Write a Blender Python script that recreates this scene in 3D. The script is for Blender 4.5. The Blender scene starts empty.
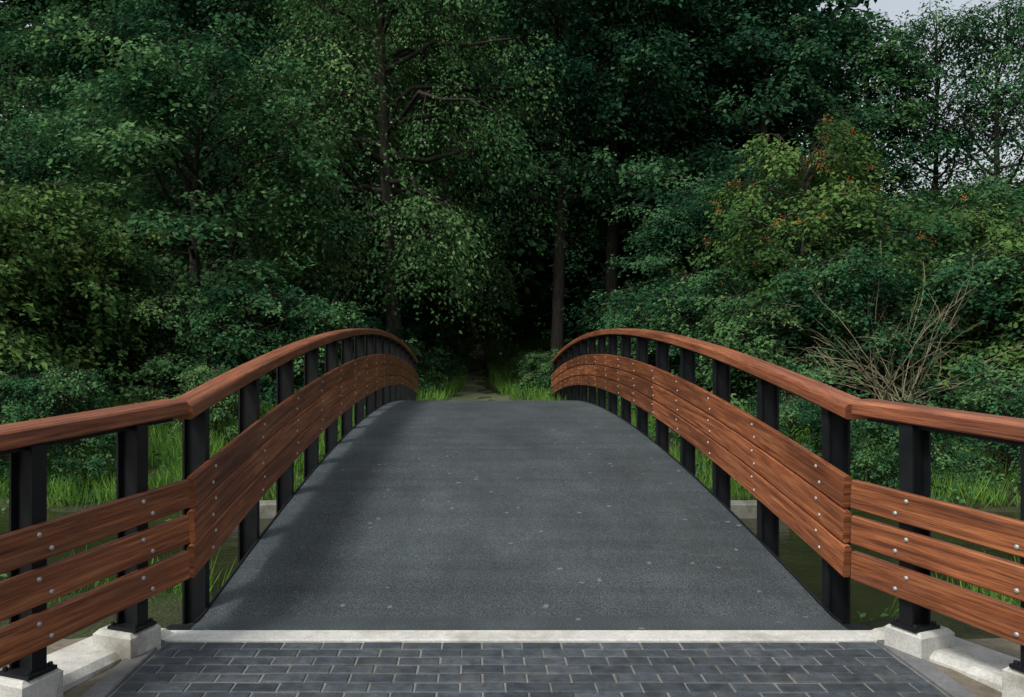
import bpy, math, random
import numpy as np
from mathutils import Vector
random.seed(5)
scene=bpy.context.scene
col=scene.collection
EYE=1.47; CX=-0.225
# ------------------------------------------------------------------ helpers
def nt_mat(name):
    m=bpy.data.materials.new(name); m.use_nodes=True
    nt=m.node_tree
    for n in list(nt.nodes): nt.nodes.remove(n)
    out=nt.nodes.new('ShaderNodeOutputMaterial')
    return m,nt,out
def ramp(nt,fac,stops):
    r=nt.nodes.new('ShaderNodeValToRGB')
    e=r.color_ramp.elements
    while len(e)<len(stops): e.new(0.5)
    for i,(p,c) in enumerate(stops):
        e[i].position=p; e[i].color=(c[0],c[1],c[2],1)
    nt.links.new(fac,r.inputs['Fac']); return r.outputs['Color']
def noise(nt,vec,scale,detail=4,rough=0.55):
    n=nt.nodes.new('ShaderNodeTexNoise'); n.inputs['Scale'].default_value=scale
    n.inputs['Detail'].default_value=detail; n.inputs['Roughness'].default_value=rough
    nt.links.new(vec,n.inputs['Vector']); return n.outputs['Fac']
def mapping(nt,vec,sc=(1,1,1),loc=(0,0,0)):
    m=nt.nodes.new('ShaderNodeMapping'); m.inputs['Scale'].default_value=sc; m.inputs['Location'].default_value=loc
    nt.links.new(vec,m.inputs['Vector']); return m.outputs['Vector']
def mix(nt,fac,a,b,mode='MIX'):
    m=nt.nodes.new('ShaderNodeMix'); m.data_type='RGBA'; m.blend_type=mode
    for idx,v in ((0,fac),(6,a),(7,b)):
        if hasattr(v,'is_linked') or hasattr(v,'links'): nt.links.new(v,m.inputs[idx])
        else: m.inputs[idx].default_value=v if idx==0 else (v[0],v[1],v[2],1)
    return m.outputs[2]
def bw(nt,c,mul=1.0):
    s=nt.nodes.new('ShaderNodeRGBToBW'); nt.links.new(c,s.inputs[0])
    m=nt.nodes.new('ShaderNodeMath'); m.operation='MULTIPLY'; m.inputs[1].default_value=mul; nt.links.new(s.outputs[0],m.inputs[0])
    return m.outputs[0]
def bump(nt,h,strength,dist):
    b=nt.nodes.new('ShaderNodeBump'); b.inputs['Strength'].default_value=strength; b.inputs['Distance'].default_value=dist
    nt.links.new(h,b.inputs['Height']); return b.outputs['Normal']
def principled(nt,out,color,rough,normal=None,spec=0.5,metal=0.0,coat=0.0):
    p=nt.nodes.new('ShaderNodeBsdfPrincipled')
    if hasattr(color,'links'): nt.links.new(color,p.inputs['Base Color'])
    else: p.inputs['Base Color'].default_value=(color[0],color[1],color[2],1)
    if hasattr(rough,'links'): nt.links.new(rough,p.inputs['Roughness'])
    else: p.inputs['Roughness'].default_value=rough
    p.inputs['Specular IOR Level'].default_value=spec
    p.inputs['Metallic'].default_value=metal
    p.inputs['Coat Weight'].default_value=coat
    if normal: nt.links.new(normal,p.inputs['Normal'])
    nt.links.new(p.outputs[0],out.inputs['Surface']); return p
def objcoord(nt): return nt.nodes.new('ShaderNodeTexCoord').outputs['Object']
def geopos(nt): return nt.nodes.new('ShaderNodeNewGeometry').outputs['Position']
def attr(nt,name):
    a=nt.nodes.new('ShaderNodeAttribute'); a.attribute_name=name; return a.outputs['Fac']

class MB:
    def __init__(s): s.v=[]; s.f=[]; s.uv=[]; s.t=[]
    def add(s,vs,fs,uvs=None,tint=0.5):
        o=len(s.v); s.v.extend([tuple(v) for v in vs]); s.t.extend([tint]*len(vs))
        for i,f in enumerate(fs):
            s.f.append([o+k for k in f])
            s.uv.append(uvs[i] if uvs else [(0,0)]*len(f))
    def box(s,c,h,ax=None,ch=0.0,tint=0.5):
        if ax is None: ax=((1,0,0),(0,1,0),(0,0,1))
        X,Y,Z=[Vector(a) for a in ax]; c=Vector(c)
        if ch<=0:
            vs=[c+X*(h[0]*a)+Y*(h[1]*b)+Z*(h[2]*d) for d in(-1,1) for a,b in((-1,-1),(1,-1),(1,1),(-1,1))]
            fs=[(3,2,1,0),(4,5,6,7),(0,1,5,4),(1,2,6,5),(2,3,7,6),(3,0,4,7)]
        else:
            vs=[]
            for (dz,k) in((-1,0),(1-ch/h[2],0),(1,ch)):
                for a,b in((-1,-1),(1,-1),(1,1),(-1,1)):
                    vs.append(c+X*((h[0]-k)*a)+Y*((h[1]-k)*b)+Z*(h[2]*dz))
            fs=[(3,2,1,0),(8,9,10,11)]
            for l in(0,4):
                for i in range(4):
                    j=(i+1)%4; fs.append((l+i,l+j,l+4+j,l+4+i))
        s.add(vs,fs,tint=tint)
    def frustum(s,c,ax,r0,r1,h,n=10,dome=True,tint=0.5):
        ax=Vector(ax).normalized(); c=Vector(c)
        u=ax.cross(Vector((0,0,1)) if abs(ax.z)<.9 else Vector((1,0,0))).normalized(); w=ax.cross(u)
        vs=[];rings=[(r0,0),(r0*.97,h*.5),(r1,h)]
        for r,z in rings:
            for i in range(n):
                a=2*math.pi*i/n; vs.append(c+ax*z+u*(r*math.cos(a))+w*(r*math.sin(a)))
        fs=[]
        for l in range(2):
            for i in range(n):
                j=(i+1)%n; fs.append((l*n+i,l*n+j,(l+1)*n+j,(l+1)*n+i))
        fs.append(tuple(range(2*n,3*n)))
        s.add(vs,fs,tint=tint)
    def tube(s,pts,rad,n=6,tint=0.5):
        vs=[];fs=[];m=len(pts)
        P=[Vector(p) for p in pts]
        for i,p in enumerate(P):
            t=(P[min(i+1,m-1)]-P[max(i-1,0)]).normalized()
            u=t.cross(Vector((.3,.2,1)) if abs(t.z)<.9 else Vector((1,.1,0))).normalized(); w=t.cross(u)
            for k in range(n):
                a=2*math.pi*k/n; vs.append(p+u*(rad[i]*math.cos(a))+w*(rad[i]*math.sin(a)))
        for i in range(m-1):
            for k in range(n):
                j=(k+1)%n; fs.append((i*n+k,i*n+j,(i+1)*n+j,(i+1)*n+k))
        s.add(vs,fs,tint=tint)
    def sweep(s,pts,prof,u0=0.0,v0=0.0,tint=0.5):
        P=[Vector(p) for p in pts]; m=len(P); n=len(prof); vs=[];fs=[];uvs=[]
        L=[u0]
        for i in range(1,m): L.append(L[-1]+(P[i]-P[i-1]).length)
        V=[v0]
        for k in range(n):
            a=prof[k]; b=prof[(k+1)%n]; V.append(V[-1]+math.hypot(a[0]-b[0],a[1]-b[1]))
        for i,p in enumerate(P):
            t=(P[min(i+1,m-1)]-P[max(i-1,0)]).normalized()
            sd=Vector((t.y,-t.x,0)).normalized(); up=sd.cross(t)
            for a,b in prof: vs.append(p+sd*a+up*b)
        for i in range(m-1):
            for k in range(n):
                j=(k+1)%n
                fs.append((i*n+k,i*n+j,(i+1)*n+j,(i+1)*n+k))
                uvs.append([(L[i],V[k]),(L[i],V[k+1]),(L[i+1],V[k+1]),(L[i+1],V[k])])
        fs.append(tuple(range(n-1,-1,-1))); uvs.append([(v0+prof[k][0],v0+prof[k][1]) for k in range(n-1,-1,-1)])
        fs.append(tuple((m-1)*n+k for k in range(n))); uvs.append([(v0+prof[k][0],v0+prof[k][1]) for k in range(n)])
        s.add(vs,fs,uvs,tint)
    def obj(s,name,mat,parent=None,smooth=False,mesh_only=False):
        me=bpy.data.meshes.new(name); me.from_pydata(s.v,[],s.f)
        ul=me.uv_layers.new(name='UVMap')
        flat=[c for fu in s.uv for c in fu]
        ul.data.foreach_set('uv',np.array(flat,dtype=np.float32).ravel())
        a=me.attributes.new('tint','FLOAT','POINT'); a.data.foreach_set('value',np.array(s.t,dtype=np.float32))
        me.materials.append(mat)
        if smooth: me.polygons.foreach_set('use_smooth',[True]*len(me.polygons))
        me.update()
        if mesh_only: return me
        o=bpy.data.objects.new(name,me); col.objects.link(o)
        if parent: o.parent=parent
        return o
def empty(name,loc=(0,0,0)):
    e=bpy.data.objects.new(name,None); e.location=loc; e.empty_display_size=.3; col.objects.link(e); return e
def rectprof(w,h,c=0.006,top_round=False):
    a,b=w/2,h/2
    if top_round:
        return [(-a+c,-b),(a-c,-b),(a,-b+c),(a,b-.018),(a-.006,b-.008),(a-.02,b),(-a+.02,b),(-a+.006,b-.008),(-a,b-.018),(-a,-b+c)]
    return [(-a+c,-b),(a-c,-b),(a,-b+c),(a,b-c),(a-c,b),(-a+c,b),(-a,b-c),(-a,-b+c)]

# ------------------------------------------------------------------ materials
def wood_mat(name,c0,c1,c2,rough=.42):
    m,nt,out=nt_mat(name)
    uv=nt.nodes.new('ShaderNodeTexCoord').outputs['UV']
    g1=noise(nt,mapping(nt,uv,(1.3,34,1)),1.0,6,.6)
    g2=noise(nt,mapping(nt,uv,(5,190,1)),1.0,4,.6)
    big=noise(nt,mapping(nt,uv,(.6,3,1)),1.0,3)
    wx=noise(nt,mapping(nt,uv,(2.2,14,1),(7,3,0)),1.0,6,.7)
    c=ramp(nt,g1,[(.3,c0),(.5,c1),(.70,c2)])
    d=ramp(nt,g2,[(.36,(.32,.30,.30)),(.54,(1,1,1))])
    c=mix(nt,.85,c,d,'MULTIPLY')
    t=attr(nt,'tint'); tr=ramp(nt,t,[(0,(.55,.52,.52)),(1,(1.4,1.38,1.3))])
    c=mix(nt,1.0,c,tr,'MULTIPLY')
    bg=ramp(nt,big,[(.3,(.62,.60,.60)),(.7,(1.25,1.25,1.25))])
    c=mix(nt,1.0,c,bg,'MULTIPLY')
    k=bw(nt,ramp(nt,wx,[(.54,(0,0,0)),(.74,(1,1,1))]),.22)
    c=mix(nt,k,c,(.22,.14,.10))
    r=ramp(nt,g1,[(.3,(rough+.12,)*3),(.7,(rough-.06,)*3)])
    principled(nt,out,c,r,bump(nt,g2,.4,.004),spec=.4)
    return m
WOOD=wood_mat('hardwood_planks',(.085,.024,.010),(.225,.074,.029),(.40,.155,.062),.40)
RAILW=wood_mat('hardwood_handrail',(.12,.038,.020),(.25,.086,.040),(.40,.165,.085),.38)

def steel_mat():
    m,nt,out=nt_mat('black_painted_steel'); p=objcoord(nt)
    n=noise(nt,p,8,5); c=ramp(nt,n,[(.3,(.005,.006,.007)),(.7,(.009,.010,.012))])
    principled(nt,out,c,ramp(nt,n,[(.3,(.42,)*3),(.7,(.55,)*3)]),spec=.22); return m
STEEL=steel_mat()
m,nt,out=nt_mat('galvanised_bolt'); principled(nt,out,(.36,.36,.36),.5,metal=.5); BOLT=m

def deck_mat():
    m,nt,out=nt_mat('gritted_asphalt_deck'); p=objcoord(nt)
    fine=noise(nt,p,110,3,.8); grit=noise(nt,p,300,2,.7); mid=noise(nt,mapping(nt,p,(1,.5,1)),2.2,6,.65); big=noise(nt,mapping(nt,p,(.9,.25,1)),.9,4)
    band=noise(nt,mapping(nt,p,(.25,5.0,0)),1.0,3)
    c=ramp(nt,mid,[(.3,(.028,.035,.038)),(.5,(.036,.045,.048)),(.72,(.048,.059,.063))])
    c=mix(nt,1.0,c,ramp(nt,fine,[(.36,(.40,.40,.40)),(.5,(1,1,1)),(.62,(2.1,2.1,2.1))]),'MULTIPLY')
    c=mix(nt,1.0,c,ramp(nt,grit,[(.38,(.45,.45,.45)),(.5,(1,1,1)),(.64,(2.3,2.3,2.3))]),'MULTIPLY')
    c=mix(nt,.7,c,ramp(nt,band,[(.35,(.82,.82,.82)),(.6,(1.1,1.1,1.1))]),'MULTIPLY')
    c=mix(nt,.6,c,ramp(nt,big,[(.35,(.70,.70,.70)),(.65,(1.32,1.30,1.28))]),'MULTIPLY')
    st=noise(nt,mapping(nt,p,(1.0,2.2,1)),5.5,7,.75)
    c=mix(nt,bw(nt,ramp(nt,st,[(.58,(0,0,0)),(.73,(1,1,1))]),.36),c,(.14,.145,.14))
    vo=nt.nodes.new('ShaderNodeTexVoronoi'); vo.inputs['Scale'].default_value=6
    nz=nt.nodes.new('ShaderNodeTexNoise'); nz.inputs['Scale'].default_value=20; nt.links.new(p,nz.inputs['Vector'])
    va=nt.nodes.new('ShaderNodeVectorMath'); va.operation='MULTIPLY_ADD'; va.inputs[1].default_value=(.05,.05,.05); nt.links.new(nz.outputs['Color'],va.inputs[0]); nt.links.new(p,va.inputs[2])
    nt.links.new(va.outputs[0],vo.inputs['Vector'])
    sp=bw(nt,ramp(nt,vo.outputs['Distance'],[(.06,(1,1,1)),(.13,(0,0,0))]),1)
    gate=noise(nt,p,1.7,2); gr=nt.nodes.new('ShaderNodeMath'); gr.operation='GREATER_THAN'; gr.inputs[1].default_value=.5; nt.links.new(gate,gr.inputs[0])
    m2=nt.nodes.new('ShaderNodeMath'); m2.operation='MULTIPLY'; nt.links.new(sp,m2.inputs[0]); nt.links.new(gr.outputs[0],m2.inputs[1])
    m3=nt.nodes.new('ShaderNodeMath'); m3.operation='MULTIPLY'; m3.inputs[1].default_value=.6; nt.links.new(m2.outputs[0],m3.inputs[0])
    c=mix(nt,m3.outputs[0],c,(.24,.235,.22))
    principled(nt,out,c,.75,bump(nt,fine,.9,.006),spec=.25); return m
DECK=deck_mat()
def conc_mat(name,a,b,dirt,ds=.5):
    m,nt,out=nt_mat(name); p=geopos(nt)
    n=noise(nt,p,6,6,.65); f=noise(nt,p,90,3,.7); d=noise(nt,p,2.3,6,.7)
    c=ramp(nt,n,[(.3,a),(.7,b)])
    c=mix(nt,.6,c,ramp(nt,f,[(.35,(.7,.7,.7)),(.6,(1.1,1.1,1.1))]),'MULTIPLY')
    c=mix(nt,bw(nt,ramp(nt,d,[(.48,(0,0,0)),(.68,(ds,ds,ds))])),c,dirt)
    principled(nt,out,c,.85,bump(nt,f,.5,.004),spec=.3); return m
CONC=conc_mat('pale_concrete',(.38,.38,.35),(.54,.54,.50),(.16,.14,.10),.8)
STRIP=conc_mat('pale_concrete_strip',(.42,.42,.39),(.58,.58,.54),(.20,.19,.15),.6)
KERB=conc_mat('grey_kerbstone',(.10,.105,.11),(.17,.175,.175),(.07,.065,.05),.6)
CONCD=conc_mat('weathered_concrete',(.12,.12,.10),(.20,.20,.17),(.05,.06,.03),.9)

def brick_mat():
    m,nt,out=nt_mat('blue_grey_clay_pavers'); p=geopos(nt)
    t=attr(nt,'tint'); f=noise(nt,p,120,3,.7); n=noise(nt,p,14,5,.6); d=noise(nt,p,2.6,5,.7)
    c=ramp(nt,t,[(0,(.022,.029,.036)),(.5,(.035,.045,.054)),(1,(.062,.075,.086))])
    c=mix(nt,.8,c,ramp(nt,f,[(.35,(.6,.6,.6)),(.65,(1.5,1.5,1.5))]),'MULTIPLY')
    c=mix(nt,.8,c,ramp(nt,n,[(.35,(.65,.65,.65)),(.7,(1.7,1.65,1.6))]),'MULTIPLY')
    c=mix(nt,bw(nt,ramp(nt,d,[(.5,(0,0,0)),(.7,(1,1,1))]),.3),c,(.13,.125,.11))
    principled(nt,out,c,.62,bump(nt,f,.5,.003),spec=.4); return m
BRICK=brick_mat()
SAND=conc_mat('joint_sand',(.13,.128,.115),(.23,.225,.20),(.05,.06,.035),.8)

def ground_mat():
    m,nt,out=nt_mat('soil_and_litter'); p=geopos(nt)
    n=noise(nt,p,3,4,.65); f=noise(nt,p,45,3,.7); g=noise(nt,p,.45,3)
    c=ramp(nt,f,[(.3,(.022,.018,.011)),(.5,(.05,.042,.026)),(.7,(.10,.085,.055))])
    gr=ramp(nt,n,[(.35,(.018,.035,.012)),(.7,(.04,.075,.022))])
    c=mix(nt,bw(nt,ramp(nt,g,[(.4,(.2,.2,.2)),(.6,(.9,.9,.9))])),c,gr)
    principled(nt,out,c,.95,bump(nt,f,.8,.03),spec=.15); return m
GROUND=ground_mat()
PATH=conc_mat('trodden_earth_path',(.06,.075,.035),(.12,.12,.07),(.04,.09,.025),.95)
GRIT=conc_mat('gravelly_verge_soil',(.10,.085,.06),(.21,.185,.14),(.05,.05,.025),.9)
def water_mat():
    m,nt,out=nt_mat('river_water'); p=geopos(nt)
    n=noise(nt,mapping(nt,p,(1,2.2,1)),2.2,5,.6); n2=noise(nt,p,1.1,4)
    c=ramp(nt,n2,[(.3,(.010,.013,.006)),(.7,(.026,.026,.012))])
    principled(nt,out,c,.05,bump(nt,n,.3,.05),spec=.5); return m
WATER=water_mat()
def bark_mat(name,a,b):
    m,nt,out=nt_mat(name); p=objcoord(nt)
    n=noise(nt,mapping(nt,p,(14,14,2.5)),1.0,3,.7)
    c=ramp(nt,n,[(.3,a),(.7,b)]); d=nt.nodes.new('ShaderNodeBsdfDiffuse'); nt.links.new(c,d.inputs[0]); nt.links.new(d.outputs[0],out.inputs[0]); return m
BARK=bark_mat('bark',(.018,.016,.013),(.060,.055,.046))
TWIG=bark_mat('dry_twigs',(.13,.125,.075),(.28,.26,.17))
def leaf_mat(name,c0,c1,c2,trans=.22):
    m,nt,out=nt_mat(name)
    t=attr(nt,'tint')
    c=ramp(nt,t,[(0,c0),(.5,c1),(1,c2)])
    p=nt.nodes.new('ShaderNodeBsdfDiffuse'); nt.links.new(c,p.inputs['Color'])
    if trans>0:
        tr=nt.nodes.new('ShaderNodeBsdfTranslucent'); nt.links.new(c,tr.inputs['Color'])
        a=nt.nodes.new('ShaderNodeMixShader'); a.inputs[0].default_value=trans
        nt.links.new(p.outputs[0],a.inputs[1]); nt.links.new(tr.outputs[0],a.inputs[2])
        nt.links.new(a.outputs[0],out.inputs['Surface'])
    else: nt.links.new(p.outputs[0],out.inputs['Surface'])
    return m
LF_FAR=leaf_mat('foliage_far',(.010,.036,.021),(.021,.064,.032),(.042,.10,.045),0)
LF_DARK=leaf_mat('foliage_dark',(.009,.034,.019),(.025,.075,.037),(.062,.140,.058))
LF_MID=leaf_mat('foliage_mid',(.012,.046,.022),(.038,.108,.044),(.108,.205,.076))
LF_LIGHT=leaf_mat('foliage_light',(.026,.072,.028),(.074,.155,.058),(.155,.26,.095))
LF_YEL=leaf_mat('foliage_yellowish',(.026,.064,.020),(.068,.134,.038),(.135,.215,.060))
GRASSM=leaf_mat('grass_blades',(.040,.105,.020),(.10,.22,.040),(.18,.32,.06),.3)
m,nt,out=nt_mat('rowan_berries'); principled(nt,out,(.55,.13,.02),.4); BERRY=m

# ------------------------------------------------------------------ terrain
Y0,Y1,RISE=4.4,20.2,.55
def dz(y):
    if y<=Y0 or y>=Y1: return 0.0
    c=(Y0+Y1)/2; h=(Y1-Y0)/2
    return RISE*(1-((y-c)/h)**2)
def sstep(a,b,x):
    t=np.clip((x-a)/(b-a),0,1); return t*t*(3-2*t)
def gz(x,y):
    x=np.asarray(x,float); y=np.asarray(y,float)
    wob=.35*np.sin(x*.55+1)+.25*np.sin(x*1.3)
    side=sstep(2.0,4.0,np.abs(x))
    near=1-sstep(4.75,7.3,y+wob*.5)
    far=sstep(11.9+wob*.5,13.1+wob*.5,y)*.9+sstep(13.1,18.5,y+wob)*1.0
    z=-2.0+near*1.93+(1-near)*far*1.0
    z=np.where(y>10,-2.0+far*(1.02),z)
    z=z-side*.10*near
    n=.05*np.sin(x*2.1+y*1.3)+.04*np.sin(x*3.7-y*2.9)+.03*np.sin(5*x+4.3*y)
    away=sstep(2.4,3.5,np.abs(x)+np.where(y>4.4,3,0))
    z=z+n*away
    hill=sstep(30,90,y)*1.2*sstep(4,14,np.abs(x))+sstep(30,60,y)*1.9
    return z+hill
def axis(rng):
    out=[]
    for a,b,s in rng: out+=list(np.arange(a,b,s))
    return np.array(sorted(set(np.round(out,4))))
xs=axis([(-400,-60,40),(-60,-16,2.5),(-16,16,.3),(16,60,2.5),(60,401,40)])
ys=axis([(-200,-20,20),(-20,0,2),(0,22,.25),(22,60,1.5),(60,500,40)])
Xg,Yg=np.meshgrid(xs,ys); Zg=gz(Xg,Yg)
nx,ny=len(xs),len(ys)
g=MB(); g.v=list(zip(Xg.ravel(),Yg.ravel(),Zg.ravel())); g.t=[.5]*len(g.v)
for j in range(ny-1):
    for i in range(nx-1):
        a=j*nx+i; g.f.append([a,a+1,a+nx+1,a+nx]); g.uv.append([(0,0)]*4)
g.obj('ground',GROUND,smooth=True)
w=MB(); w.add([(-120,4.2,-1.12),(120,4.2,-1.12),(120,15.5,-1.12),(-120,15.5,-1.12)],[(0,1,2,3)]); w.obj('river_water',WATER)
pp=MB()
yy=np.arange(20.2,75,.6)
for i,y in enumerate(yy):
    cx=-.15+.25*math.sin(y*.13); hw=(1.5 if y<22 else max(.5,1.5-(y-22)*.2))+.12*math.sin(y*2.3)
    for k in range(5):
        x=cx+hw*(k-2)/2
        pp.v.append((x,y,float(gz(x,y))+.03+(.0 if y>21 else .03))); pp.t.append(.5)
for i in range(len(yy)-1):
    for k in range(4):
        a=i*5+k; pp.f.append([a,a+1,a+6,a+5]); pp.uv.append([(0,0)]*4)
pp.obj('dirt_path',PATH,smooth=True)

# ------------------------------------------------------------------ bridge
PX=1.800; DW=1.722
bridge=empty('footbridge')
ysd=[4.17,4.28,4.4]+list(np.linspace(4.6,20.0,64))+[20.2,20.4]
d=MB(); d.sweep([(0,y,dz(y)-.05) for y in ysd],[(-DW,-.05),(DW,-.05),(DW,.05),(-DW,.05)]); d.obj('deck',DECK,bridge,False)
gI=MB()
for x in(-1.15,-.4,.4,1.15):
    gI.sweep([(x,y,dz(y)-.30) for y in ysd[3:-3]],[(-.06,-.18),(.06,-.18),(.06,.18),(-.06,.18)])
for sx in(-1,1):
    gI.sweep([(sx*(DW+.007),y,dz(y)-.075) for y in ysd[1:-1]],[(-.006,-.15),(.006,-.15),(.006,.085),(-.006,.085)])
    gI.box((sx*1.80,4.235,-.06),(.065,.06,.05))
for y in np.arange(5,20,1.05):
    gI.box((0,y,dz(y)-.25),(DW-.01,.03,.10))
gI.obj('steel_girders',STEEL,bridge)
ab=MB()
ab.box((0,4.55,-1.2),(1.95,.30,1.03),ch=.02); ab.box((0,20.1,-1.2),(1.95,.35,1.03),ch=.02)
ab.obj('concrete_abutments',CONCD,bridge)

posts_y=[4.5+1.05*i for i in range(16)]
RT=1.21
def hpost(mb,x,y,z0,z1,sx,ang=0.0):
    ca,sa=math.cos(ang),math.sin(ang)
    A=(ca,sa,0);B=(-sa,ca,0);Z=(0,0,1)
    zc=(z0+z1)/2; hh=(z1-z0)/2
    mb.box((x,y,zc),(.052,.006,hh),(A,B,Z))
    for s in(-1,1):
        mb.box((x+ca*.058*s,y+sa*.058*s,zc),(.006,.036,hh),(A,B,Z))
rnd=random.Random(3)
def rz(y): return dz(y) if Y0<y<Y1 else ((y-Y0)*.14 if y<=Y0 else (Y1-y)*.14)
def railing(sx):
    R=empty('bridge_railing')
    P=MB()
    for y in posts_y:
        z=dz(y); hpost(P,sx*PX,y,z-.42,z+RT-.088,sx)
        P.box((sx*PX,y,z+RT-.084),(.05,.07,.004))
    P.sweep([(sx*PX,y,dz(y)+RT-.0995) for y in np.linspace(4.45,20.25,50)],[(-.03,-.012),(.03,-.012),(.03,.012),(-.03,.012)])
    P.obj('steel_posts',STEEL,R)
    H=MB()
    seg=[4.18,8.2,12.4,16.6,20.42]
    for a,b in zip(seg[:-1],seg[1:]):
        H.sweep([(sx*(PX-.012),y,rz(y)+RT-.04) for y in np.linspace(a+.003,b-.003,16)],rectprof(.165,.08,.008,True),u0=rnd.random()*40,v0=rnd.random()*9,tint=rnd.uniform(.4,.7))
    H.obj('wooden_handrail',RAILW,R)
    K=MB(); Bt=MB()
    for k in range(3):
        zc=.385+k*.182
        sg=[4.18,posts_y[4],posts_y[8],posts_y[12],20.4]
        for a,b in zip(sg[:-1],sg[1:]):
            K.sweep([(sx*(PX-.085),y,rz(y)+zc) for y in np.linspace(a+.003,b-.003,16)],rectprof(.038,.170,.007),u0=rnd.random()*40,v0=rnd.random()*9,tint=rnd.uniform(.2,.85))
        for y in posts_y:
            for q in(-1,1):
                Bt.frustum((sx*(PX-.1035),y+q*.022,dz(y)+zc+q*.042),(-sx,0,0),.0115,.006,.007)
    K.obj('wooden_planks',WOOD,R); Bt.obj('bolts',BOLT,R,True)
for sx in(-1,1): railing(sx)

def wing(sx,tan):
    W=empty('approach_railing')
    dv=Vector((sx*tan,-1,0)).normalized()
    inn=Vector((-sx*abs(dv.y),-abs(dv.x),0)).normalized()
    S=Vector((sx*(PX-.01),4.165,0))
    def pt(s,off,z): p=S+dv*s+inn*off; return (p.x,p.y,z-.055*s)
    Ltot=3.0
    H=MB()
    for a,b in((0.0,2.2),(2.206,Ltot+1)):
        H.sweep([pt(s,0,RT-.043) for s in np.linspace(a+.002,b,5)],rectprof(.165,.082,.008,True),u0=rnd.random()*40,v0=rnd.random()*9,tint=rnd.uniform(.5,.6))
    H.obj('wooden_handrail',RAILW,W)
    K=MB();Bt=MB();P=MB()
    pos=[.30,.88,1.52,2.16,2.8,3.4]
    for k in range(3):
        zc=.355+k*.183
        for a,b in((0.01,2.19),(2.2,Ltot+1)):
            K.sweep([pt(s,.078,zc) for s in np.linspace(a,b,4)],rectprof(.038,.148,.007),u0=rnd.random()*40,v0=rnd.random()*9,tint=rnd.uniform(.25,.75))
        for s in pos:
            for q in(-1,1):
                x,y,z=pt(s+q*.03,.0965,zc+q*.035)
                Bt.frustum((x,y,z),inn,.0115,.006,.008)
    ang=math.atan2(inn.y,inn.x)
    F=MB()
    for s in pos:
        x,y,z=pt(s,0,0); z=-.055*s
        hpost(P,x,y,.13,z+RT-.092,sx,ang)
        P.box((x,y,.128),(.085,.07,.008),(inn,dv,(0,0,1)))
        for a in(-1,1):
            for b in(-1,1):
                p=Vector((x,y,.136))+inn*(.066*a)+dv*(.052*b); P.frustum(p,(0,0,1),.011,.009,.016,6)
        F.box(Vector((x,y,.05))-inn*.03,(.115,.10,.07),(inn,dv,(0,0,1)),ch=.02)
    P.sweep([pt(s,0,RT-.0975) for s in(0.05,Ltot+1)],[(-.03,-.012),(.03,-.012),(.03,.012),(-.03,.012)])
    c=S+dv*2.02+Vector((0,0,-.10))
    F.box(c-inn*.135,(.165,1.98,.135),(inn,dv,(0,0,1)),ch=.03)
    K.obj('wooden_planks',WOOD,W);Bt.obj('bolts',BOLT,W,True);P.obj('steel_posts',STEEL,W);F.obj('concrete_footing',CONC,W)
wing(-1,.37); wing(1,.43)

# transition strip and paving
t=MB()
t.box((0,4.095,-.045),(1.88,.070,.05),ch=.005)
t.obj('concrete_edge_strip',STRIP)
b=MB(); rb=random.Random(9)
bwid,bl=.0975,.198; y=4.02; r=0
while y>-6:
    x=-1.78-(bl/2 if r%2 else 0)
    while x<1.78:
        a=max(x,-1.78); e=min(x+bl,1.78)
        if e-a>.03:
            j=rb.uniform(-.0015,.0015)
            b.box(((a+e)/2+rb.uniform(-.001,.001),y-bwid/2+rb.uniform(-.001,.001),-.034+j),((e-a)/2-.0045,bwid/2-.0045,.03),ch=.004,tint=min(1,max(0,rb.gauss(.45,.22))))
        x+=bl
    y-=bwid; r+=1
b.obj('brick_paving',BRICK)
s_=MB(); s_.box((0,-1.0,-.039),(1.79,5.02,.03)); s_.obj('joint_sand_bed',SAND)
for sx in(-1,1):
    k=MB(); y=4.02
    while y>-6:
        k.box((sx*1.838,y-.25,-.045),(.05,.247,.055),ch=.006,tint=.5); y-=.5
    k.obj('kerb',KERB)
    v=MB()
    n=14
    for i in range(n+1):
        yv=4.15-i*.75
        for kk in range(7):
            xv=1.89+kk*.22
            v.v.append((sx*xv,yv,-.018+.014*math.sin(i*1.7+kk*2.1)-.004*kk)); v.t.append(.5)
    for i in range(n):
        for kk in range(6):
            a=i*7+kk; f=[a,a+1,a+8,a+7]; v.f.append(f if sx<0 else f[::-1]); v.uv.append([(0,0)]*4)
    v.obj('verge_soil',GRIT,smooth=True)
for sx in(-1,1):
    e=MB()
    e.box((sx*3.2,12.35,-1.03),(1.35,.16,.13),ch=.02); e.box((sx*2.0,12.9,-.9),(.12,.6,.10),ch=.02)
    e.obj('concrete_bank_edging',CONCD)

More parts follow.
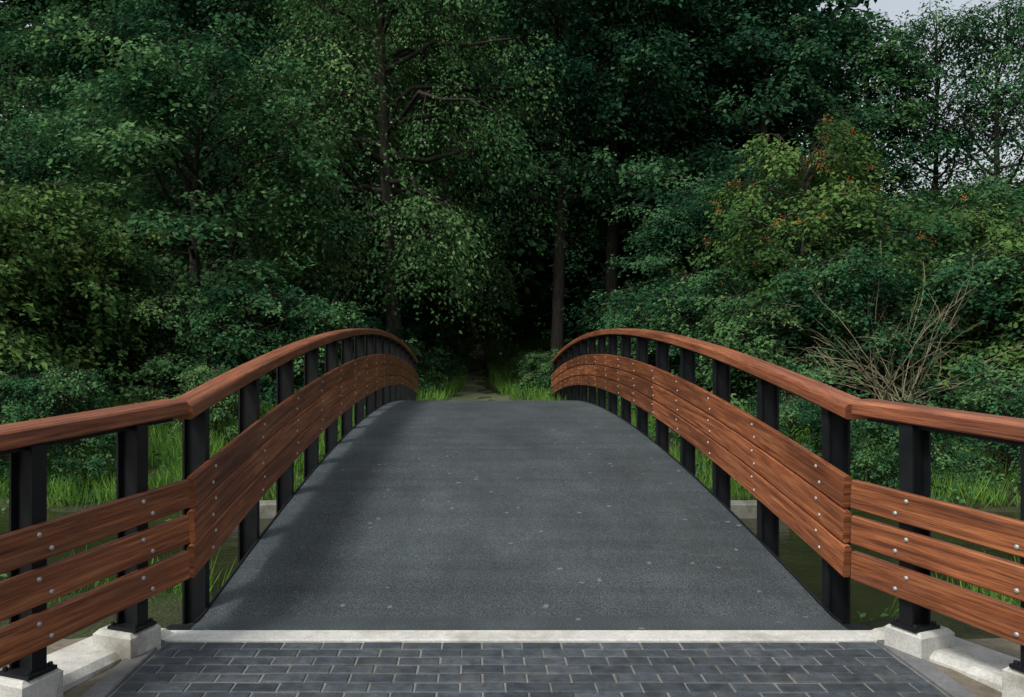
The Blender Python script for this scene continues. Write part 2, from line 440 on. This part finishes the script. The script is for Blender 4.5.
# ------------------------------------------------------------------ foliage generators
def unit(a): return a/np.maximum(np.linalg.norm(a,axis=1,keepdims=True),1e-6)
def leaf_mesh(name,P,D,Nn,L,Wd,T,mat):
    n=len(P); D=unit(D); S=unit(np.cross(D,Nn)); Nn=np.cross(S,D)
    L=L[:,None];Wd=Wd[:,None]
    V=np.empty((n,4,3),np.float32)
    V[:,0]=P; V[:,1]=P+D*L*.45+S*Wd*.5+Nn*Wd*.12; V[:,2]=P+D*L; V[:,3]=P+D*L*.45-S*Wd*.5+Nn*Wd*.12
    me=bpy.data.meshes.new(name)
    me.vertices.add(n*4); me.vertices.foreach_set('co',V.ravel())
    me.loops.add(n*4); me.loops.foreach_set('vertex_index',np.arange(n*4,dtype=np.int32))
    me.polygons.add(n); me.polygons.foreach_set('loop_start',np.arange(0,n*4,4,dtype=np.int32))
    me.update(calc_edges=True)
    a=me.attributes.new('tint','FLOAT','POINT'); a.data.foreach_set('value',np.repeat(np.clip(T,0,1),4).astype(np.float32))
    me.materials.append(mat); return me
def sprays(O,A,Ls,T,rng,k,leaf,droop,wid=.5,thick=.10,nj=.5):
    m=len(O); A=unit(A)
    up=np.array([0,0,1.0]); S=unit(np.cross(A,up+1e-3)); U=np.cross(S,A)
    s=rng.random((m,k))**.85; ww=(rng.random((m,k))*2-1); wv=ww*wid*(1-.55*s)*Ls[:,None]
    th=rng.normal(0,thick,(m,k))
    P=O[:,None]+A[:,None]*(s*Ls[:,None])[...,None]+S[:,None]*wv[...,None]+U[:,None]*th[...,None]
    P[...,2]-=droop*(s**2+.5*ww**2)*Ls[:,None]
    D=A[:,None]*.7+S[:,None]*(np.sign(ww)*.7)[...,None]+rng.normal(0,.35,(m,k,3)); D[...,2]-=.25+droop*.5
    Nn=up+rng.normal(0,nj,(m,k,3))+A[:,None]*.45
    n=m*k
    Lf=leaf*rng.uniform(.6,1.35,n)
    T2=np.repeat(T,k)+rng.normal(0,.15,n)
    return P.reshape(n,3),D.reshape(n,3),Nn.reshape(n,3),Lf,Lf*rng.uniform(.5,.68,n),T2
def make_tree(seed,H,R,base,nl,nsub,nsp,k,leaf,droop,mat,prof='round',trunk_r=.2,spl=1.1,lean=(0,0),elev=(5,60),thick=.1,trunkmat=None,twig=True):
    rng=np.random.default_rng(seed); M=MB()
    tp=[];tr=[]
    ph=rng.random(2)*6
    for i in range(10):
        t=i/9; tp.append(np.array([lean[0]*t+.012*H*math.sin(3*t+ph[0]),lean[1]*t+.012*H*math.sin(4*t+ph[1]),H*.95*t-.2])); tr.append(trunk_r*((1-t)**.8)*(1.0+.35*(t<.05))+.012)
    M.tube(tp,tr,9)
    O=[];A=[];Ls=[];T=[]
    def tpos(t):
        f=t/.95*9; f=min(f,8.99); i=int(f); return tp[i]*(1-(f-i))+tp[i+1]*(f-i)
    for i in range(nl):
        u=(i+rng.random())/nl; t=base+(.94-base)*u
        if prof=='round': pr=math.sqrt(max(0,1-((u-.42)/.62)**2))
        elif prof=='cone': pr=(1-u)**.8*min(1,.6+u*3)+.08
        elif prof=='tall': pr=min(1,.55+u*1.5)*(1-u**3)**.7+.05
        else: pr=1
        ln=R*pr*rng.uniform(.6,1.25)+.3
        az=i*2.399+rng.normal(0,.35); el=math.radians(elev[0]+(elev[1]-elev[0])*u+rng.normal(0,9))
        p0=tpos(t); dh=np.array([math.cos(az),math.sin(az),0])
        pts=[];
        for q in range(6):
            s=q/5; pts.append(p0+dh*ln*s*math.cos(el)+np.array([0,0,ln*(s*math.sin(el)-droop*.45*s*s)])+rng.normal(0,.03*ln,3)*(q>0))
        r0=max(.02,trunk_r*.38*(1-.6*u)); M.tube(pts,[r0*(1-.85*q/5)+.006 for q in range(6)],5)
        lt=rng.uniform(.1,.8)
        for j in range(nsub):
            f=.22+.78*(j+rng.random())/nsub; fi=min(f*5,4.99); a=int(fi); p=pts[a]*(1-(fi-a))+pts[a+1]*(fi-a)
            az2=az+rng.choice([-1,1])*rng.uniform(.3,1.3)*(1 if f<.9 else .4)
            l2=(.45*ln*(1.15-f)+.55)*rng.uniform(.7,1.2)
            e2=rng.normal(.15,.3)-droop*.3
            d2=np.array([math.cos(az2)*math.cos(e2),math.sin(az2)*math.cos(e2),math.sin(e2)])
            q1=p+d2*l2*.5+np.array([0,0,.05]); q2=p+d2*l2-np.array([0,0,droop*.25*l2])
            if twig: M.tube([p,q1,q2],[.02,.012,.004],3)
            st=lt+rng.normal(0,.16)
            for q in range(nsp):
                g=(q+rng.random())/nsp; pp=p*(1-g)+q2*g+rng.normal(0,.08,3)
                az3=az2+rng.normal(0,.6)
                O.append(pp);A.append([math.cos(az3),math.sin(az3),rng.normal(0,.22)-.2*droop]);Ls.append(spl*rng.uniform(.6,1.25));T.append(st+rng.normal(0,.07))
    O=np.array(O);A=np.array(A);Ls=np.array(Ls);T=np.array(T)
    X=sprays(O,A,Ls,T,rng,k,leaf,droop,thick=thick)
    cm=leaf_mesh('crown',*X,mat)
    tm=M.obj('trunk',trunkmat or BARK,smooth=True,mesh_only=True)
    return tm,cm,O
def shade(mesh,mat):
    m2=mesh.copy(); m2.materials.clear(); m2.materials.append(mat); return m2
TA=make_tree(1,9.2,4.9,.06,44,7,4,38,.165,.30,LF_MID,'round',.22,1.15,elev=(0,55))
TB=make_tree(2,18,5.2,.26,44,8,4,40,.135,1.05,LF_LIGHT,'tall',.30,1.3,elev=(20,60))
TC=make_tree(3,18,4.6,.33,42,8,4,34,.18,.25,LF_DARK,'tall',.28,1.2,elev=(5,60))
TD=make_tree(4,15,4.2,.12,44,7,4,36,.17,.35,LF_MID,'cone',.25,1.1,elev=(0,55))
TE=make_tree(6,6.8,2.6,.14,32,6,3,36,.13,.45,LF_YEL,'round',.09,.8,elev=(20,65))
TS=make_tree(7,14,3.6,.22,34,6,3,24,.14,.5,LF_MID,'tall',.18,1.0,elev=(15,60))
TF=make_tree(12,18,5.0,.12,34,6,3,20,.46,.3,LF_FAR,'tall',.28,1.5,elev=(5,60),thick=.25,twig=False)
SH1=make_tree(8,2.7,1.7,.02,32,4,3,34,.11,.35,LF_LIGHT,'round',.05,.55,elev=(10,70),thick=.06)
SH2=make_tree(9,3.8,2.2,.02,38,5,3,32,.12,.4,LF_YEL,'round',.05,.65,elev=(15,75),thick=.06)
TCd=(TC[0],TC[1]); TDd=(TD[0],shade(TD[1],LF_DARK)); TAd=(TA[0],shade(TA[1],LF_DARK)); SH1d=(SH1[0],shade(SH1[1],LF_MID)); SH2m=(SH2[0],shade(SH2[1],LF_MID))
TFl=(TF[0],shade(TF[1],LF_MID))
rp=random.Random(21)
def place(name,tp,x,y,s=1.0,sz=None,rot=None,parent=None,z=None):
    e=empty(name) if parent is None else None
    rot=rp.uniform(0,6.28) if rot is None else rot
    zz=float(gz(x,y)) if z is None else z
    sc=(s,s,sz or s)
    if e: e.location=(x,y,zz); e.rotation_euler=(0,0,rot); e.scale=sc
    for nm,me in(('trunk',tp[0]),('crown',tp[1])):
        o=bpy.data.objects.new(nm,me); col.objects.link(o)
        if e: o.parent=e
        else:
            o.parent=parent; o.location=(x,y,zz); o.rotation_euler=(0,0,rot); o.scale=sc
    return e
def px(p,d): return (p-476)/800*d+CX
# left
place('leafy_tree',TA,px(200,23),23,1.0,1.0)
place('leafy_tree',TA,px(20,27),27,.9,.95)
place('leafy_tree',TA,px(-150,22),22,.9,.9)
place('tall_tree',TD,px(110,33),33,1.15,1.3)
place('slender_tree',TS,px(15,36),36,1.1,1.25)
place('tall_tree',TCd,px(230,31),31,1.0,1.1)
# centre-left drooping
place('drooping_tree',TB,px(388,27),27,1.0,1.05)
place('drooping_tree',TB,px(300,34),34,1.0,1.1)
place('drooping_tree',TB,px(455,38),38,.95,1.15)
# centre-right trunks
place('tall_tree',TC,px(563,29),29,.9,1.12)
place('tall_tree',TC,px(607,30),30,1.0,1.17)
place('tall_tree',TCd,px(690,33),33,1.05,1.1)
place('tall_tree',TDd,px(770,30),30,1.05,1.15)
place('tall_tree',TD,px(865,31),31,1.0,1.0)
place('slender_tree',TS,px(935,31),31,.9,1.1)
place('slender_tree',TS,px(1000,30),30,1.0,1.1)
place('slender_tree',TS,px(1050,33),33,1.0,1.2)
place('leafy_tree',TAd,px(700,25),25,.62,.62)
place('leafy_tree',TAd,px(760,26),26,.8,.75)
place('leafy_tree',TA,px(1010,27),27,.8,.72)
place('leafy_tree',TA,px(1160,26),26,.9,.8)
place('rowan_tree',TE,px(805,20.5),20.5,1.0,1.0)
place('rowan_tree',(TE[0],shade(TE[1],LF_MID)),px(880,21.5),21.5,.9,.8)
# distant wood (with a small clearing where the path ends)
far=empty('distant_trees')
for y,x0,x1,st in((43,-44,15,6),(54,-52,22,6.5)):
    x=x0
    while x<x1:
        skip=(y<50 and (-7.8<x<3.6)) or (y>50 and (-9.5<x<3.0)) or (y<50 and -31<x<-23.5) or (y>50 and -36<x<-29)
        if not skip:
            place('t',TF,x+rp.uniform(-.8,.8),y+rp.uniform(-2,2.5),1.3,rp.uniform(1.35,1.6),parent=far)
        x+=st
for x in np.arange(-14,12,3.2): place('t',TFl,float(x),70+rp.uniform(-1,1),.8,.85,parent=far,z=float(gz(x,68))-2.2)
for x in np.arange(-16,14,6.5): place('t',TF,float(x),79+rp.uniform(-1,1),1.4,1.9,parent=far)
for x in np.arange(20,60,5.5): place('t',TF,float(x),47+rp.uniform(-3,3),.8,.55,parent=far)
for x in np.arange(-36,28,4.6):
    if abs(x)>3.4: place('t',TF,float(x)+rp.uniform(-.8,.8),38+rp.uniform(-1,2),.55,.38,parent=far)
for x,y in((-26,26),(-24,18),(27,22),(24,15)): place('leafy_tree',TA,x,y,1,1)
# shrubs
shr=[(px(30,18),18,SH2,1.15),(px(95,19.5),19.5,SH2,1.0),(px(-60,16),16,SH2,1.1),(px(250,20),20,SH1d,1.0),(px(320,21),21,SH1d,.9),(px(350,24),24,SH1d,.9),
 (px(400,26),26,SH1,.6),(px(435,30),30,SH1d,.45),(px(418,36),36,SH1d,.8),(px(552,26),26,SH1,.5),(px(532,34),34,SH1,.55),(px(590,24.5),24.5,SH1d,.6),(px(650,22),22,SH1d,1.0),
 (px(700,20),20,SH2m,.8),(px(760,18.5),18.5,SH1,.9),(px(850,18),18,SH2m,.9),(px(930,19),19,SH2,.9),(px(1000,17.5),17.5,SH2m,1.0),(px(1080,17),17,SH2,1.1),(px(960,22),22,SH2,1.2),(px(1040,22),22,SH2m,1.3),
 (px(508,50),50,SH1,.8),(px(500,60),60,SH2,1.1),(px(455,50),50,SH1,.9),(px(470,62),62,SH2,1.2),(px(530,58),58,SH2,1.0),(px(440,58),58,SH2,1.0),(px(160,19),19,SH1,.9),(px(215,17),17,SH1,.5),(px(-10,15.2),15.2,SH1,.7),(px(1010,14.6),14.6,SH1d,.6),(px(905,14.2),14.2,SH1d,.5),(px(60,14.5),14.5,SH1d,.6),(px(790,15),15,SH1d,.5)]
for x,y,tt,s in shr: place('shrub',tt,x,y,s,s*rp.uniform(.85,1.1))
# berries on rowan
rg=np.random.default_rng(4); bm=MB()
sel=TE[2][rg.choice(len(TE[2]),110,replace=False)]
for p in sel:
    if p[2]<3.2: continue
    p=p*np.array([1.22,1.22,1.0])
    for q in range(10):
        c=p+rg.normal(0,.05,3)+np.array([0,0,-.02]); r=.017
        vs=[c+np.array(a)*r for a in((1,0,0),(-1,0,0),(0,1,0),(0,-1,0),(0,0,1),(0,0,-1))]
        bm.add(vs,[(0,2,4),(2,1,4),(1,3,4),(3,0,4),(2,0,5),(1,2,5),(3,1,5),(0,3,5)])
bo=bm.obj('berries',BERRY)
first=[o for o in bpy.data.objects if o.name=='rowan_tree'][0]; bo.parent=first
# dead branchy shrub
dm=MB(); rr=random.Random(8)
for i in range(46):
    az=rr.uniform(0,6.28); ln=rr.uniform(1.6,3.4); el=rr.uniform(.3,1.3)
    p=Vector((rr.uniform(-.4,.4),rr.uniform(-.4,.4),0)); pts=[p.copy()]; dd=Vector((math.cos(az)*math.cos(el),math.sin(az)*math.cos(el),math.sin(el)))
    for q in range(7):
        dd=(dd+Vector((rr.gauss(0,.12),rr.gauss(0,.12),rr.gauss(-.03,.1)))).normalized(); p=p+dd*ln/7; pts.append(p.copy())
    dm.tube(pts,[.013*(1-q/8)+.003 for q in range(8)],4)
    for q in range(5):
        a=rr.randint(2,6); p=pts[a].copy(); d2=(dd+Vector((rr.gauss(0,.6),rr.gauss(0,.6),rr.gauss(0,.4)))).normalized(); pp2=[p.copy()]
        for z in range(4):
            d2=(d2+Vector((rr.gauss(0,.15),rr.gauss(0,.15),rr.gauss(-.05,.1)))).normalized(); p=p+d2*.16; pp2.append(p.copy())
        dm.tube(pp2,[.007,.006,.005,.004,.003],3)
do=dm.obj('dead_shrub',TWIG,smooth=True); X=px(900,16.6); do.location=(X,16.6,float(gz(X,16.6))+.75)
# ------------------------------------------------------------------ grass & undergrowth
rng=np.random.default_rng(11)
def grass(name,n,x0,x1,y0,y1,h0,h1,cond,w=.010,clump=True,mat=GRASSM):
    x=rng.uniform(x0,x1,n); y=rng.uniform(y0,y1,n)
    c=np.sin(x*2.3+np.sin(y*1.9))*np.sin(y*2.7+1.3*np.sin(x*1.1)); keep=cond(x,y)&(rng.random(n)<(.55+.5*c if clump else 1))
    x=x[keep];y=y[keep];c=c[keep];n=len(x)
    z=gz(x,y); k=z>-1.1; x=x[k];y=y[k];z=z[k];c=c[k];n=len(x)
    h=rng.uniform(h0,h1,n)*(1+.35*c)
    D=np.stack([rng.normal(0,.32,n),rng.normal(0,.32,n),np.ones(n)],1)
    Nn=np.stack([rng.normal(0,1,n),rng.normal(0,1,n),np.zeros(n)+.2],1)
    me=leaf_mesh(name,np.stack([x,y,z-.02],1),D,Nn,h,np.full(n,w)*rng.uniform(.7,1.5,n),.5+.25*c+rng.normal(0,.18,n),mat)
    o=bpy.data.objects.new(name,me); col.objects.link(o)
grass('bank_grass',120000,-11,11,12.6,19,.2,.5,lambda x,y:(np.abs(x)>1.2)&((x<0)|(rng.random(len(x))<.45)),.016)
grass('near_bank_grass',42000,-7,7,3.2,6.9,.12,.36,lambda x,y:(np.abs(x)>2.0)&((y>4.7)|(np.abs(x)>2.75+(4.2-y)*.4)),.008)
grass('path_verge_grass',60000,-6,6,20,64,.2,.5,lambda x,y:(np.abs(x+.15)>.5+.9*np.exp(-(y-20)/4)),.026)
def under(name,m,x0,x1,y0,y1,k,leaf,cond,h,mat):
    x=rng.uniform(x0,x1,m);y=rng.uniform(y0,y1,m);kk=cond(x,y)&(gz(x,y)>-1.1);x=x[kk];y=y[kk];m=len(x)
    O=np.stack([x,y,gz(x,y)+rng.uniform(.1,h,m)],1); az=rng.uniform(0,6.28,m)
    A=np.stack([np.cos(az),np.sin(az),rng.normal(.25,.3,m)],1)
    X=sprays(O,A,rng.uniform(.4,.8,m),rng.uniform(.25,.8,m),rng,k,leaf,.4,thick=.07)
    me=leaf_mesh(name,*X,mat); o=bpy.data.objects.new(name,me); col.objects.link(o)
under('undergrowth',2600,-22,24,16.5,36,20,.12,lambda x,y:(np.abs(x+.15)>1.4)&((np.abs(x)>2.3)|(y>20.6)),.7,LF_MID)
under('bank_plants',560,-14,14,12.8,18,20,.10,lambda x,y:(np.abs(x)>2.6)&((x>0)|(rng.random(len(x))<.3)),.5,LF_MID)
under('near_bank_plants',140,-6,6,5.0,6.6,16,.06,lambda x,y:(np.abs(x)>2.4),.22,LF_LIGHT)

# ------------------------------------------------------------------ light, sky, camera
el=math.radians(52); azl=math.radians(44)
sd=Vector((-math.sin(azl)*math.cos(el),-math.cos(azl)*math.cos(el),math.sin(el)))
L=bpy.data.lights.new('sun','SUN'); L.energy=2.5; L.angle=math.radians(10); L.color=(1,.97,.92)
lo=bpy.data.objects.new('sun',L); lo.rotation_euler=sd.to_track_quat('Z','Y').to_euler(); col.objects.link(lo)
wd=bpy.data.worlds.new('World'); scene.world=wd; wd.use_nodes=True; nt=wd.node_tree
bg=nt.nodes['Background']; sk=nt.nodes.new('ShaderNodeTexSky'); sk.sky_type='NISHITA'; sk.sun_disc=False
sk.sun_elevation=el; sk.sun_rotation=math.radians(180)+azl; sk.dust_density=4.0; sk.air_density=1.5
hs=nt.nodes.new('ShaderNodeHueSaturation'); hs.inputs['Saturation'].default_value=.4; hs.inputs['Value'].default_value=1.4
nt.links.new(sk.outputs[0],hs.inputs['Color'])
nt.links.new(hs.outputs[0],bg.inputs['Color']); bg.inputs['Strength'].default_value=.125
cam=bpy.data.cameras.new('camera'); cam.sensor_width=36; cam.lens=800/1024*36; cam.clip_end=2000; cam.clip_start=.05
cam.shift_x=36/1024
co=bpy.data.objects.new('camera',cam); co.location=(CX,0,EYE); co.rotation_euler=(math.radians(90),0,0); col.objects.link(co)
scene.camera=co
scene.view_settings.view_transform='Standard'; scene.view_settings.look='None'; scene.view_settings.exposure=0
